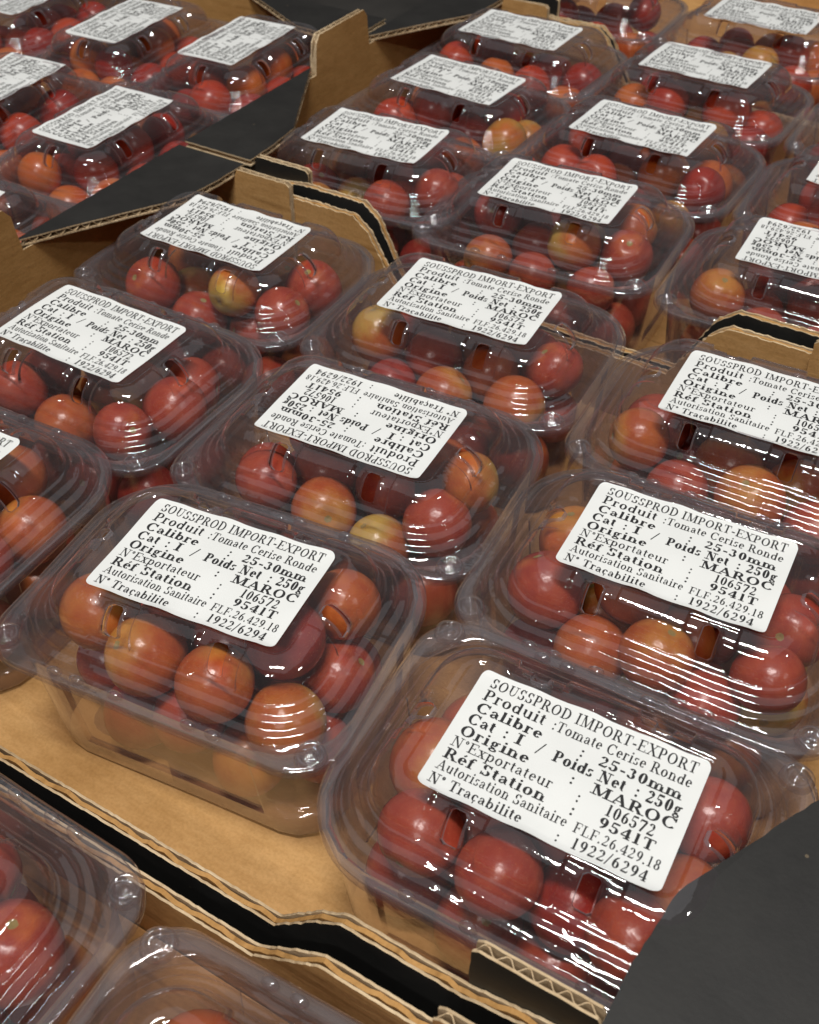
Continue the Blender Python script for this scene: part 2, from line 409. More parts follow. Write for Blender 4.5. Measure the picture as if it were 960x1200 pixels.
# ---------------------------------------------------------------- punnets: lid and base
HX, HY = 67.5, 50.3
SLX = (-20.0, 20.0)
def side_cols(half, slots, extra=()):
    xs = {-half, half}
    for k in range(1, 8): xs.add(-half+2*half*k/8)
    for s in slots:
        xs = {x for x in xs if not (s-10 < x < s+10) or abs(x) == half}
        for d in (-9.2, -8.7, -8.1, -7.6, -5.0, -2.8, -1.5, 0.0, 1.5, 2.8, 5.0, 7.6, 8.1, 8.7, 9.2): xs.add(s+d)
    for e in extra: xs.add(e)
    return sorted(xs)
def ring_pts(d, z, r, rad4, slotx, sloty, NA):
    """one closed ring; order: front side (-x to +x), FR arc, right side, BR arc, back side, BL arc, left side, FL arc"""
    hx, hy = HX-d, HY-d
    rr = [max(q-d, 3.0) if q > d+3.0 else 3.0 for q in rad4]      # FL, FR, BR, BL
    rr = [min(q, hy-0.5) for q in rr]
    fl, fr, br, bl = rr
    pts = []; info = []
    A = HX-r; B = HY-r
    def lerp(t, a, b): return a+(b-a)*t
    for x in slotx:
        t = (x+A)/(2*A); pts.append((lerp(t, -hx+fl, hx-fr), -hy, z)); info.append(('F', x))
    for i in range(1, NA):
        a = -math.pi/2+math.pi/2*i/NA; pts.append((hx-fr+fr*math.cos(a), -hy+fr+fr*math.sin(a), z)); info.append(('c', 0))
    for y in sloty:
        t = (y+B)/(2*B); pts.append((hx, lerp(t, -hy+fr, hy-br), z)); info.append(('R', y))
    for i in range(1, NA):
        a = math.pi/2*i/NA; pts.append((hx-br+br*math.cos(a), hy-br+br*math.sin(a), z)); info.append(('c', 0))
    for x in slotx:
        t = (x+A)/(2*A); pts.append((lerp(t, hx-br, -hx+bl), hy, z)); info.append(('B', -x))
    for i in range(1, NA):
        a = math.pi/2+math.pi/2*i/NA; pts.append((-hx+bl+bl*math.cos(a), hy-bl+bl*math.sin(a), z)); info.append(('c', 0))
    for y in sloty:
        t = (y+B)/(2*B); pts.append((-hx, lerp(t, hy-bl, -hy+fl), z)); info.append(('L', -y))
    for i in range(1, NA):
        a = math.pi+math.pi/2*i/NA; pts.append((-hx+fl+fl*math.cos(a), -hy+fl+fl*math.sin(a), z)); info.append(('c', 0))
    return pts, info

def build_lid(seed):
    rnd = random.Random(seed)
    R0 = 32.0
    prof = [(0.0, -21.2), (0.0, -18.6), (.5, -18.1), (1.0, -18.0), (1.5, -18.0), (2.8, -18.0), (4.3, -18.0), (4.9, -18.0), (5.3, -17.8), (5.8, -17.1), (6.2, -16.0), (6.7, -15.6), (7.3, -15.5), (9.0, -15.3), (9.5, -15.0), (9.9, -14.2), (10.2, -13.4), (10.7, -13.1), (11.3, -13.0), (12.8, -12.8), (13.3, -12.5), (13.7, -11.8), (14.0, -11.0), (14.5, -10.6), (15.2, -10.4)]
    n0 = len(prof); NRIM = 8
    C0, RD, RZ = 26.0, 10.5, 11.0
    for k in range(0, 13):
        a = math.radians(90*k/12); prof.append((C0-RD*math.cos(a), -10.4+RZ*math.sin(a)))
    prof += [(26.8, .45), (27.3, .0), (27.8, -.15), (34.0, -.15), (43.0, -.15)]
    slot_lo, slot_hi = n0+1, n0+11
    slotx = side_cols(HX-R0, SLX); sloty = side_cols(HY-R0, (0.0,))
    NA = 14
    V = []; rings = []
    ph = [rnd.uniform(0, 6.28) for _ in range(6)]
    def wob(x, y):
        return (0.35*math.sin(x*.055+ph[0])*math.sin(y*.07+ph[1])+.18*math.sin(x*.13+ph[2]+y*.11), 0.30*math.sin(x*.06+ph[3])*math.cos(y*.05+ph[4]))
    info = None
    for i, (d, z) in enumerate(prof):
        # rim corners are squarer where the snap buttons sit
        rad4 = [18.0, 18.0, R0, R0] if i < NRIM else [R0]*4
        pts, info = ring_pts(d, z, R0, rad4, slotx, sloty, NA)
        d0, z0 = prof[max(i-1, 0)]; d1, z1 = prof[min(i+1, len(prof)-1)]
        nd, nz = -(z1-z0), (d1-d0); ln = math.hypot(nd, nz) or 1; nd /= ln; nz /= ln   # outward in (d, z): outward = -d
        out = []
        for (x, y, zz), (sd, c) in zip(pts, info):
            if sd in 'FRBL' and n0 <= i <= n0+12:
                near = min((abs(c-s) for s in (SLX if sd in 'FB' else (0.0,))))
                dep = (2.0 if sd in 'FB' else 1.1) if near <= 8.2 else 0.0
                # slot ends are rounded: pull the side columns in on the end rows
                if i in (slot_lo, slot_hi) and abs(near-2.8) < .05:
                    s0 = min((SLX if sd in 'FB' else (0.0,)), key=lambda s: abs(c-s))
                    sh = (1.7-2.8)*(1 if c > s0 else -1)
                    if sd == 'F': x += sh
                    elif sd == 'B': x += sh
                    elif sd == 'R': y += sh
                    else: y += sh
                dd = -nd*dep*-1.0
                dz = -nz*dep
                if sd == 'F': y += nd*-1*dep*-1*-1 if False else 0
                ins = dep*abs(nd)
                if sd == 'F': y += ins
                elif sd == 'B': y -= ins
                elif sd == 'R': x -= ins
                else: x += ins
                zz -= dep*abs(nz)*0.8
            wz, wx = wob(x, y)
            if NRIM <= i < n0:
                q_ = .16*math.sin(x*.31+ph[2]+i*.7)*math.sin(y*.27+ph[4])+.10*math.sin(x*.9+y*.7+ph[5]+i)
                zz += q_; x += q_*.6
            out.append((x+wx*.5, y+wx*.4, zz+wz*(.9 if i < len(prof)-6 else .22)))
        rings.append((len(V), len(out))); V += out
    F = []; m = len(info); FMI = []
    holes = set()
    def in_slot(c, slots): return any(abs(c-s) < 2.8 for s in slots)
    bnd = {}
    for i in range(len(prof)-1):
        a0 = rings[i][0]; b0 = rings[i+1][0]
        for j in range(m):
            k = (j+1) % m
            (s1, c1), (s2, c2) = info[j], info[k]
            if s1 == s2 and s1 in 'FRBL' and slot_lo <= i < slot_hi and in_slot((c1+c2)/2, SLX if s1 in 'FB' else (0.0,)):
                for e in ((a0+j, a0+k), (a0+k, b0+k), (b0+k, b0+j), (b0+j, a0+j)):
                    if (e[1], e[0]) in bnd: del bnd[(e[1], e[0])]
                    else: bnd[e] = 1
                continue
            F.append((a0+j, a0+k, b0+k, b0+j)); FMI.append(1 if i < NRIM else 0)
    top0 = rings[-1][0]; FMI.append(0)
    F.append(tuple(range(top0, top0+m)))
    # short collar round every vent slot
    low = {}
    for a, b in list(bnd):
        for q in (a, b):
            if q not in low:
                x, y, z = V[q]
                l = math.hypot(x/HX, y/HY) or 1
                low[q] = len(V); V.append((x*0.972, y*0.965, z-1.1))
        F.append((b, a, low[a], low[b])); FMI.append(2)
    # snap buttons on the two latch-side corners of the rim
    for bx, by in ((58.8, -41.6), (-58.8, -41.6)):
        pr = [(5.4, -18.0), (5.1, -16.8), (4.6, -15.9), (3.9, -15.6), (3.3, -16.1), (2.9, -16.8), (2.2, -16.9), (1.5, -16.1), (.8, -15.7)]
        b0 = len(V); K = 18
        for r_, z_ in pr:
            for q in range(K):
                a = 2*math.pi*q/K; V.append((bx+r_*math.cos(a), by+r_*math.sin(a), z_+.3*math.sin(3*a+bx)))
        for i in range(len(pr)-1):
            for q in range(K):
                F.append((b0+i*K+q, b0+i*K+(q+1) % K, b0+(i+1)*K+(q+1) % K, b0+(i+1)*K+q))
        F.append(tuple(b0+(len(pr)-1)*K+q for q in range(K)))
    # locking nibs on the long rim
    for nx, ny in ((-34, -47.2), (-25, -47.2), (-10, -47.2), (18, -47.2), (27, -47.2), (-28, 47.2), (6, 47.2), (25, 47.2)):
        b0 = len(V); K = 12
        for sc_, z_ in ((1.0, -17.9), (.9, -16.6), (.6, -16.0), (.25, -15.9)):
            for q in range(K):
                a = 2*math.pi*q/K; V.append((nx+2.9*sc_*math.cos(a), ny+1.7*sc_*math.sin(a), z_))
        for i in range(3):
            for q in range(K): F.append((b0+i*K+q, b0+i*K+(q+1) % K, b0+(i+1)*K+(q+1) % K, b0+(i+1)*K+q))
        F.append(tuple(b0+3*K+q for q in range(K)))
    FMI += [1]*(len(F)-len(FMI))
    return mesh('lid', V, F, [M_LID, M_RIM, M_COLLAR], FMI, True)

def build_base(seed):
    rnd = random.Random(seed)
    R0 = 27.0
    prof = [(.9, -21.0), (.9, -19.3), (1.4, -18.8), (3.6, -18.8), (4.1, -19.0), (4.4, -19.6), (4.7, -23.0), (5.0, -26.4), (5.05, -26.9), (5.1, -27.4), (5.15, -28.0), (6.5, -45.0), (8.0, -64.0), (8.05, -64.6), (8.1, -65.1), (8.15, -65.6), (8.9, -74.6), (9.2, -75.6), (9.8, -76.4), (10.8, -76.8), (18.0, -76.8), (19.0, -75.6), (20, -75.2), (30, -75.0), (43, -75.0)]
    A = HX-R0; B = HY-R0
    slotx = sorted(set([-A, -A+.6, -37.2, -36.6, -36, -35.4, -25, -12, 0, 12, 25, 35.4, 36, 36.6, 37.2, A-.6, A])); sloty = sorted(set([-B, -B+.6, -18.2, -17.6, -17, -16.4, -8, 0, 8, 16.4, 17, 17.6, 18.2, B-.6, B]))
    NA = 4
    V = []; starts = []; info = None
    ph = [rnd.uniform(0, 6.28) for _ in range(4)]
    for i, (d, z) in enumerate(prof):
        rad4 = [18.0, 18.0, 32.0, 32.0] if i < 4 else [R0]*4
        pts, info = ring_pts(d, z, R0, rad4, slotx, sloty, NA)
        out = []
        for (x, y, zz), (sd, c) in zip(pts, info):
            if 9 <= i <= 13:                       # recessed panel in each wall
                lim = 36.3 if sd in 'FB' else 17.3
                if sd in 'FRBL' and abs(c) < lim:
                    dep = 1.1
                    if sd == 'F': y += dep
                    elif sd == 'B': y -= dep
                    elif sd == 'R': x -= dep
                    else: x += dep
            w_ = .3*math.sin(x*.05+ph[0])*math.sin(z*.06+ph[1]+y*.05)
            out.append((x+w_, y+w_, zz))
        starts.append(len(V)); V += out
    F = []; m = len(info)
    for i in range(len(prof)-1):
        for j in range(m):
            k = (j+1) % m
            F.append((starts[i]+k, starts[i]+j, starts[i+1]+j, starts[i+1]+k))
    F.append(tuple(reversed(range(starts[-1], starts[-1]+m))))
    me = mesh('base', V, F, [M_BASE, M_RIM], [1 if q < 3*m else 0 for q in range(len(F))], True)
    return me
LIDS = [build_lid(s) for s in (3, 11, 27, 40)]
BASES = [build_base(s) for s in (5, 17)]

# ---------------------------------------------------------------- label print: a small serif alphabet drawn with a broad nib
H, X = 0.66, 0.46
def st(x, y0, y1, t=1.0, ser='tb'):
    g = [('l', x, y0, x, y1, t)]
    if 'b' in ser: g.append(('h', x, min(y0, y1)))
    if 't' in ser: g.append(('h', x, max(y0, y1)))
    if 'f' in ser: g.append(('l', x-.09, max(y0, y1)-.045, x, max(y0, y1)-.01, .35))
    return g
def arc(cx, cy_, rx, ry, a0, a1, k=1.0): return [('a', cx, cy_, rx, ry, a0, a1, k)]
def ln(x0, y0, x1, y1, t): return [('l', x0, y0, x1, y1, t)]
t_ = .30     # hairline relative to stem
G = {
 'I': (.34, st(.17, 0, H)),
 'S': (.52, arc(.26, .495, .17, .155, 25, 255)+arc(.26, .165, .19, .155, 75, -155)+ln(.43, .47, .43, .66, t_)+ln(.075, .2, .075, .0, t_)),
 'O': (.70, arc(.35, .33, .28, .33, 0, 360)),
 'U': (.70, st(.17, .2, H, 1, 't')+arc(.36, .2, .19, .19, 180, 360, .6)+st(.55, .2, H, t_, 't')),
 'P': (.56, st(.16, 0, H)+ln(.16, .65, .32, .65, t_)+ln(.16, .31, .32, .31, t_)+arc(.32, .48, .17, .17, -90, 90)),
 'R': (.66, st(.16, 0, H)+ln(.16, .65, .32, .65, t_)+ln(.16, .32, .32, .32, t_)+arc(.32, .485, .17, .165, -90, 90)+ln(.33, .33, .57, .01, .95)+[('h', .59, 0)]),
 'D': (.70, st(.16, 0, H)+ln(.16, .65, .3, .65, t_)+ln(.16, .01, .3, .01, t_)+arc(.3, .33, .31, .32, -90, 90)),
 'M': (.86, st(.15, 0, H, t_, 'tb')+ln(.17, H, .43, .03, 1)+ln(.43, .03, .69, H, t_)+st(.71, 0, H, 1)),
 'T': (.60, st(.30, 0, H, 1, 'b')+ln(.05, .645, .55, .645, t_*1.2)+ln(.05, .66, .05, .5, t_)+ln(.55, .66, .55, .5, t_)),
 'E': (.60, st(.15, 0, H)+ln(.15, .645, .52, .645, t_)+ln(.15, .015, .54, .015, t_)+ln(.15, .34, .4, .34, t_)+ln(.52, .65, .52, .51, t_)+ln(.54, 0, .54, .16, t_)+ln(.4, .26, .4, .42, t_)),
 'F': (.56, st(.15, 0, H)+ln(.15, .645, .5, .645, t_)+ln(.15, .33, .39, .33, t_)+ln(.5, .65, .5, .5, t_)+ln(.39, .25, .39, .41, t_)),
 'L': (.58, st(.15, 0, H)+ln(.15, .015, .52, .015, t_)+ln(.52, 0, .52, .18, t_)),
 'X': (.68, ln(.12, H, .56, 0, 1)+ln(.56, H, .10, 0, t_)+[('h', .12, H), ('h', .56, H), ('h', .1, 0), ('h', .58, 0)]),
 'C': (.66, arc(.36, .33, .29, .33, 42, 318)+ln(.575, .44, .575, .66, t_)),
 'N': (.72, st(.15, 0, H, t_)+ln(.15, H, .57, 0.0, 1)+st(.57, 0, H, t_, 't')),
 'A': (.70, ln(.11, 0, .35, H, t_)+ln(.33, H, .59, 0, 1)+ln(.2, .22, .5, .22, t_)+[('h', .11, 0), ('h', .59, 0)]),
 '-': (.34, ln(.05, .23, .29, .23, .75)),
 'r': (.38, st(.13, 0, X, 1, 'bf')+arc(.24, .34, .11, .1, 60, 175, .5)+[('d', .315, .395, .048)]),
 'o': (.50, arc(.25, .23, .19, .22, 0, 360)),
 'd': (.52, arc(.23, .22, .17, .21, 40, 320)+st(.39, 0, H, 1, 'f')+ln(.39, .015, .48, .03, t_)),
 'u': (.54, st(.13, .14, X, 1, 'f')+arc(.26, .14, .13, .12, 180, 330, .6)+st(.41, 0, X, 1, 'f')+ln(.41, .015, .5, .03, t_)),
 'i': (.28, st(.14, 0, X, 1, 'bf')+[('d', .135, .61, .06)]),
 't': (.31, st(.14, .09, .58, 1, '')+ln(.03, .44, .27, .44, t_)+arc(.22, .09, .08, .08, 180, 310, .6)),
 'm': (.82, st(.13, 0, X, 1, 'bf')+arc(.27, .32, .13, .12, 20, 170, .5)+st(.40, 0, .33, 1, 'b')+arc(.54, .32, .13, .12, 20, 170, .5)+st(.67, 0, .33, 1, 'b')),
 'a': (.45, arc(.2, .33, .12, .11, 0, 165, .6)+[('d', .1, .345, .045)]+st(.32, .07, .33, 1, '')+arc(.18, .125, .12, .11, 70, 320, .85)+ln(.32, .07, .42, .03, t_*1.4)+ln(.2, .24, .32, .27, t_)),
 'e': (.44, arc(.23, .23, .17, .21, 0, 315)+ln(.07, .25, .4, .25, t_)),
 'é': (.44, arc(.23, .23, .17, .21, 0, 315)+ln(.07, .25, .4, .25, t_)+ln(.2, .53, .31, .65, .6)),
 's': (.38, arc(.18, .34, .11, .1, 25, 250, .85)+arc(.19, .12, .13, .105, 70, -150, .85)+ln(.3, .36, .3, .45, t_)+ln(.06, .13, .06, .01, t_)),
 'n': (.54, st(.13, 0, X, 1, 'bf')+arc(.27, .32, .13, .12, 15, 170, .5)+st(.40, 0, .33, 1, 'b')),
 'l': (.28, st(.14, 0, H, 1, 'bf')),
 'b': (.52, st(.13, .02, H, 1, 'f')+arc(.28, .22, .17, .21, -140, 140)),
 'g': (.48, arc(.21, .30, .13, .14, 0, 360, .8)+arc(.23, -.07, .17, .10, 0, 360, .6)+ln(.12, .17, .12, .06, .6)+ln(.12, .055, .3, .035, .8)+ln(.31, .41, .45, .43, .5)),
 'p': (.52, st(.13, -.2, X, 1, 'bf')+arc(.29, .23, .17, .21, -140, 140)),
 'x': (.50, ln(.1, X, .4, 0, 1)+ln(.4, X, .08, 0, t_)+[('h', .1, X), ('h', .4, X), ('h', .08, 0), ('h', .41, 0)]),
 'f': (.34, st(.14, 0, .54, 1, 'b')+arc(.23, .54, .09, .11, 50, 180, .7)+ln(.03, .44, .27, .44, t_)+[('d', .29, .61, .045)]),
 'ç': (.42, arc(.23, .23, .17, .21, 50, 310)+[('d', .34, .36, .05)]+ln(.22, .0, .25, -.1, .5)+arc(.22, -.12, .05, .04, 90, -120, .5)),
 '0': (.50, arc(.25, .33, .18, .33, 0, 360)),
 '1': (.44, st(.23, 0, H, 1, 'bf')),
 '2': (.50, arc(.24, .48, .16, .17, 165, -40)+ln(.36, .37, .08, .05, t_*1.5)+ln(.07, .045, .42, .045, .75)+ln(.42, .04, .45, .16, t_)),
 '3': (.50, arc(.22, .49, .14, .15, 160, -80)+arc(.22, .18, .17, .17, 85, -160)+[('d', .08, .13, .045)]),
 '4': (.50, st(.34, 0, H, 1, 'b')+ln(.34, H, .04, .2, t_)+ln(.04, .185, .47, .185, .55)),
 '5': (.50, ln(.12, .62, .42, .62, .75)+ln(.12, .64, .1, .35, t_)+arc(.22, .2, .19, .2, 120, -160)+[('d', .07, .12, .045)]),
 '6': (.50, arc(.25, .2, .17, .195, 0, 360)+arc(.42, .25, .345, .42, 105, 185, .9)),
 '7': (.50, ln(.07, .615, .44, .615, .75)+ln(.43, .61, .2, 0, .85)+ln(.07, .64, .06, .48, t_)),
 '8': (.50, arc(.25, .49, .14, .16, 0, 360, .85)+arc(.25, .17, .175, .17, 0, 360, .95)),
 '9': (.50, arc(.25, .46, .17, .195, 0, 360)+arc(.08, .41, .345, .42, -75, 5, .9)),
 ':': (.26, [('d', .13, .06, .062), ('d', .13, .38, .062)]),
 '.': (.22, [('d', .11, .05, .062)]),
 '/': (.34, ln(.04, -.06, .3, .70, .5)),
 '°': (.30, arc(.15, .53, .085, .1, 0, 360, .7)),
 ' ': (.25, []),
}
def glyph_polys(ch, stem, hair):
    out = []
    for s in G[ch][1]:
        if s[0] == 'l':
            _, x0, y0, x1, y1, t = s
            w = max(stem*t, hair)
            L = math.hypot(x1-x0, y1-y0) or 1
            nx, ny = -(y1-y0)/L*w/2, (x1-x0)/L*w/2
            k = 1
            for i in range(k):
                out.append([(x0+nx, y0+ny), (x1+nx, y1+ny), (x1-nx, y1-ny), (x0-nx, y0-ny)])
        elif s[0] == 'h':
            _, x, y = s; w = .085+stem*.45; e = hair*1.0
            yy = y+e/2 if y < .1 else y-e/2
            out.append([(x-w, yy-e/2), (x+w, yy-e/2), (x+w, yy+e/2), (x-w, yy+e/2)])
        elif s[0] == 'd':
            _, x, y, r = s; r = r*(.7+stem*3.2)
            out.append([(x+r*math.cos(q*math.pi/4), y+r*math.sin(q*math.pi/4)) for q in range(8)])
        else:
            _, cx, cy_, rx, ry, a0, a1, k = s
            n = max(4, int(abs(a1-a0)/18)); pv = None
            for i in range(n+1):
                a = math.radians(a0+(a1-a0)*i/n)
                c, s_ = math.cos(a), math.sin(a)
                w = (hair+(stem*k*1.08-hair)*max(0, abs(c))**1.3)/2 if stem*k > hair else hair/2
                L = math.hypot(c*ry, s_*rx) or 1
                nx, ny = c*ry/L, s_*rx/L
                # keep the stroke inside the outline
                px, py = cx+rx*c-nx*w*.6, cy_+ry*s_-ny*w*.6
                o, q = (px+nx*w, py+ny*w), (px-nx*w, py-ny*w)
                if pv: out.append([pv[0], o, q, pv[1]])
                pv = (o, q)
    return out
STY = {'R': (.100, .042), 'B': (.152, .056), 'W': (.158, .062), 'M': (.120, .049), 'S': (.085, .034)}
# text, style, x from, x to, baseline y, cap height (label is 72 x 45, origin at its lower left corner)
LINES = [
 ('SOUSSPROD IMPORT-EXPORT', 'R', 4.0, 69.0, 39.5, 3.9),
 ('Produit', 'M', 4.0, 24.4, 34.4, 4.1), (':Tomate Cerise Ronde', 'R', 26.6, 69.0, 34.4, 3.7),
 ('Calibre', 'W', 4.0, 25.6, 29.6, 3.7), (':', 'W', 37.2, 38.8, 29.7, 3.6), ('25-30mm', 'W', 43.0, 68.0, 29.5, 3.5),
 ('Cat', 'B', 3.6, 12.6, 24.9, 3.8), (':', 'B', 15.2, 16.8, 25.0, 3.8), ('I', 'B', 18.8, 21.8, 24.9, 3.8), ('/', 'M', 25.6, 28.2, 24.9, 3.8),
 ('Poids Net', 'B', 31.0, 53.0, 24.6, 3.9), (':', 'B', 55.6, 57.2, 24.8, 3.8), ('250g', 'B', 58.8, 69.4, 24.8, 3.9),
 ('Origine', 'W', 3.4, 25.6, 20.2, 3.7), (':', 'W', 38.2, 39.8, 20.0, 3.5), ('MAROC', 'W', 44.6, 69.6, 20.0, 3.6),
 ('N°Exportateur', 'R', 2.9, 34.8, 15.7, 3.6), (':', 'M', 42.0, 43.4, 15.4, 3.6), ('106572', 'M', 50.6, 65.0, 15.4, 3.8),
 ('Réf Station', 'B', 2.9, 34.8, 11.0, 3.7), (':', 'B', 42.0, 43.6, 10.9, 3.6), ('9541T', 'W', 50.2, 66.6, 11.2, 3.4),
 ('Autorisation Sanitaire', 'R', 2.9, 43.0, 6.8, 3.4), ('FLF.26.429.18', 'R', 45.0, 69.8, 6.6, 3.3),
 ('N° Traçabilite', 'M', 2.7, 31.6, 2.0, 3.4), (':', 'M', 41.6, 43.0, 1.8, 3.4), ('1922/6294', 'M', 46.2, 67.8, 1.9, 3.5),
]
LW, LH, LR = 72.0, 45.0, 2.6
def label_disp(var):
    rnd = random.Random(900+var)
    p = [rnd.uniform(0, 6.28) for _ in range(6)]; amp = rnd.uniform(.35, .75)
    def f(x, y):
        e = max(0.0, (abs(y)-15.0)/7.5); e = e*e
        z = 0.06+0.16*math.sin(x*.12+p[0])*math.sin(y*.16+p[1])
        z += e*amp*(0.65*math.sin(x*.33+p[2])+.4*math.sin(x*.17+p[3]))
        ex = max(0.0, (abs(x)-28.0)/8.0); z -= .25*ex*ex*math.sin(p[4])
        return max(z, -.14)+.12+.6*max(0.0, min(1.0, (abs(y)-20.0)/2.2))**2
    return f
def build_label(var):
    f = label_disp(var)
    w, h, r = LW/2, LH/2, LR
    xs = sorted(set([-w, -w+r*.3, -w+r*.65, -w+r, w-r, w-r*.65, w-r*.3, w]+[-w+r+(2*w-2*r)*i/24 for i in range(25)]))
    ys = sorted(set([-h, -h+r*.3, -h+r*.65, -h+r, h-r, h-r*.65, h-r*.3, h]+[-h+r+(2*h-2*r)*i/12 for i in range(13)]))
    V = []
    for y in ys:
        for x in xs:
            qx, qy = x, y
            ax, ay = abs(x)-(w-r), abs(y)-(h-r)
            if ax > 0 and ay > 0:
                mxx = max(ax, ay); L = math.hypot(ax, ay)
                qx = math.copysign(w-r+ax*mxx/L, x); qy = math.copysign(h-r+ay*mxx/L, y)
            V.append((qx, qy, f(qx, qy)))
    nx = len(xs); F = []
    for j in range(len(ys)-1):
        for i in range(nx-1):
            a = j*nx+i; F.append((a, a+1, a+nx+1, a+nx))
    return mesh('paper_label', V, F, [M_PAPER], None, True)
def build_print(var):
    f = label_disp(var); V = []; F = []
    for text, sty, x0, x1, yb, cap in LINES:
        stem, hair = STY[sty]
        adv = [G[c][0] for c in text]; adv = [q+.035 for q in adv]; tot = sum(adv)
        sy = cap/H; sx = (x1-x0)/tot
        u = 0.0
        for c, a in zip(text, adv):
            k = sy/sx if False else 1.0
            # keep stems equally heavy when a word is stretched
            for poly in glyph_polys(c, stem*(sy/sx)**0.6, hair):
                b = len(V)
                for px, py in poly:
                    X_ = x0+(u+px)*sx-LW/2; Y_ = yb+py*sy-LH/2
                    V.append((X_, Y_, f(X_, Y_)+.10))
                F.append(tuple(range(b, b+len(poly))))
            u += a
    return mesh('lettering', V, F, [M_INK])
NV = 5
LABELS = [build_label(v) for v in range(NV)]
PRINTS = [build_print(v) for v in range(NV)]

# ---------------------------------------------------------------- the punnets
# key, x, y, turn (degrees), label dx, dy, flipped, description, short description for its tomatoes, tomato detail
FLIP = 180
PUN = [
 ('P1', -38.7, 48.2, 5.9, 0, 0, 0, 'clear punnet with upright label beside the bare cardboard floor strip, base in view', 'punnet beside the bare strip', 1),
 ('P2', 96.0, 37.5, 1.2, .6, -1.3, 0, 'clear punnet partly hidden under the big black corner flap', 'flap covered front punnet', 1),
 ('P3', -176, 40.0, 1.5, 0, 0, 0, 'front row punnet two places along the bare strip from the black flap', 'third punnet along bare strip', 1),
 ('P6', -171.5, 134.0, -1.0, 0, -1, 0, 'middle row punnet with upright label near the brown short wall', 'middle row short wall punnet', 1),
 ('P4', -39.4, 142.8, 3.2, 0, -.5, 1, 'punnet at the tray centre with its label upside down', 'upside down labelled centre punnet', 1),
 ('P5', 93.5, 136.5, 2.3, -.7, -.8, 0, 'punnet with upright label directly behind the one under the black flap', 'punnet behind flap covered one', 1),
 ('P9', -174.2, 231.1, 0.3, 0, 0, 1, 'back row punnet with upside down label beneath a black corner flap', 'upside down labelled corner punnet', 1),
 ('P7', -43.5, 238.4, 2.5, 0, .5, 0, 'back row middle punnet with upright label at the low back wall', 'middle punnet at back wall', 1),
 ('P8', 91.0, 234.5, 1.5, 1.2, -2.0, 0, 'back row punnet with upright label where the back wall steps up', 'punnet at stepped back wall', 1),
 ('F1', -54.0, -90.0, -1.5, -1.5, 0, 0, 'punnet across the black gap from the bare strip, label at frame edge', 'punnet across the black gap', 1),
 ('F2', 83.0, -96.0, 2.0, 0, 0, 0, 'mostly empty looking punnet corner below the stepped edge of the gap wall', 'the punnet corner below the stepped wall', 0),
 ('B6', -169.6, 360.8, 2.2, 0, 0, 0, 'punnet behind the black notch of the corner tabs', 'punnet behind corner tabs', 1),
 ('B1', -53.5, 355.5, 1.8, -.7, -1.1, 0, 'front middle punnet of the tray behind, tomatoes showing under its rim', 'middle punnet behind back wall', 1),
 ('B33', 82.0, 357.0, 1.0, -.5, 2.5, 1, 'punnet with upside down label just behind the stepped back wall', 'upside down labelled punnet past step', 1),
 ('B4', -168.5, 455.0, -5.0, 0, -.4, 0, 'second punnet back alongside the tall brown tab', '', 0),
 ('B2', -45.5, 450.5, -2.5, .3, -2, 0, 'centre punnet of the tray behind the back wall', '', 0),
 ('B32', 88.5, 455.0, 0, 0, 0, 1, 'punnet directly behind the upside down labelled one at the stepped wall', '', 0),
 ('B5', -171.0, 550.5, -2.9, -1.9, -1, 0, 'last punnet of its column past the tall brown tab, before the sloped wall', '', 0),
 ('B3', -46.6, 553.0, -3.5, 0, 3.0, 0, 'rear middle punnet in the tray behind, in front of the farthest tray', '', 0),
 ('B31', 88.0, 553.0, -1.5, 0, 0, 0, 'rear end punnet of the tray behind, next to its rear middle punnet', '', 0),
 ('C1', -172.0, 668.0, 0, 0, -2, 0, 'unlabelled looking punnet end behind the sloped wall of the far tray', '', 0),
 ('C2', -41.0, 668.0, -3.0, 0, -6, 0, 'punnet in the farthest tray with its label turned upward', '', 0),
 ('L1', -316.5, 304.0, 90, -2, 0, 0, 'crosswise punnet next to the pair of black corner flaps', '', 0),
 ('L2', -318.5, 437.0, 91, 0, 5, 0, 'crosswise punnet wedged beside the tall brown tab', '', 0),
 ('L3', -411.0, 430.0, 91, -3, 0, 0, 'crosswise punnet by the far short wall of its tray', '', 0),
 ('L4', -410.0, 300.0, 92, 8, -4, 0, 'crosswise punnet one row in from the black flap pair', '', 0),
 ('L5', -504.0, 430.0, 90, 0, 0, 0, 'crosswise punnet at the outermost row of the turned tray', '', 0),
 ('L0', -316.5, 169.0, 89, 0, 0, 0, 'crosswise punnet nearest the pointed end of the black flap', '', 0),
 ('L4b', -410.0, 168.0, 90, 0, 0, 0, 'crosswise punnet at the near end of the turned tray', '', 0),
]
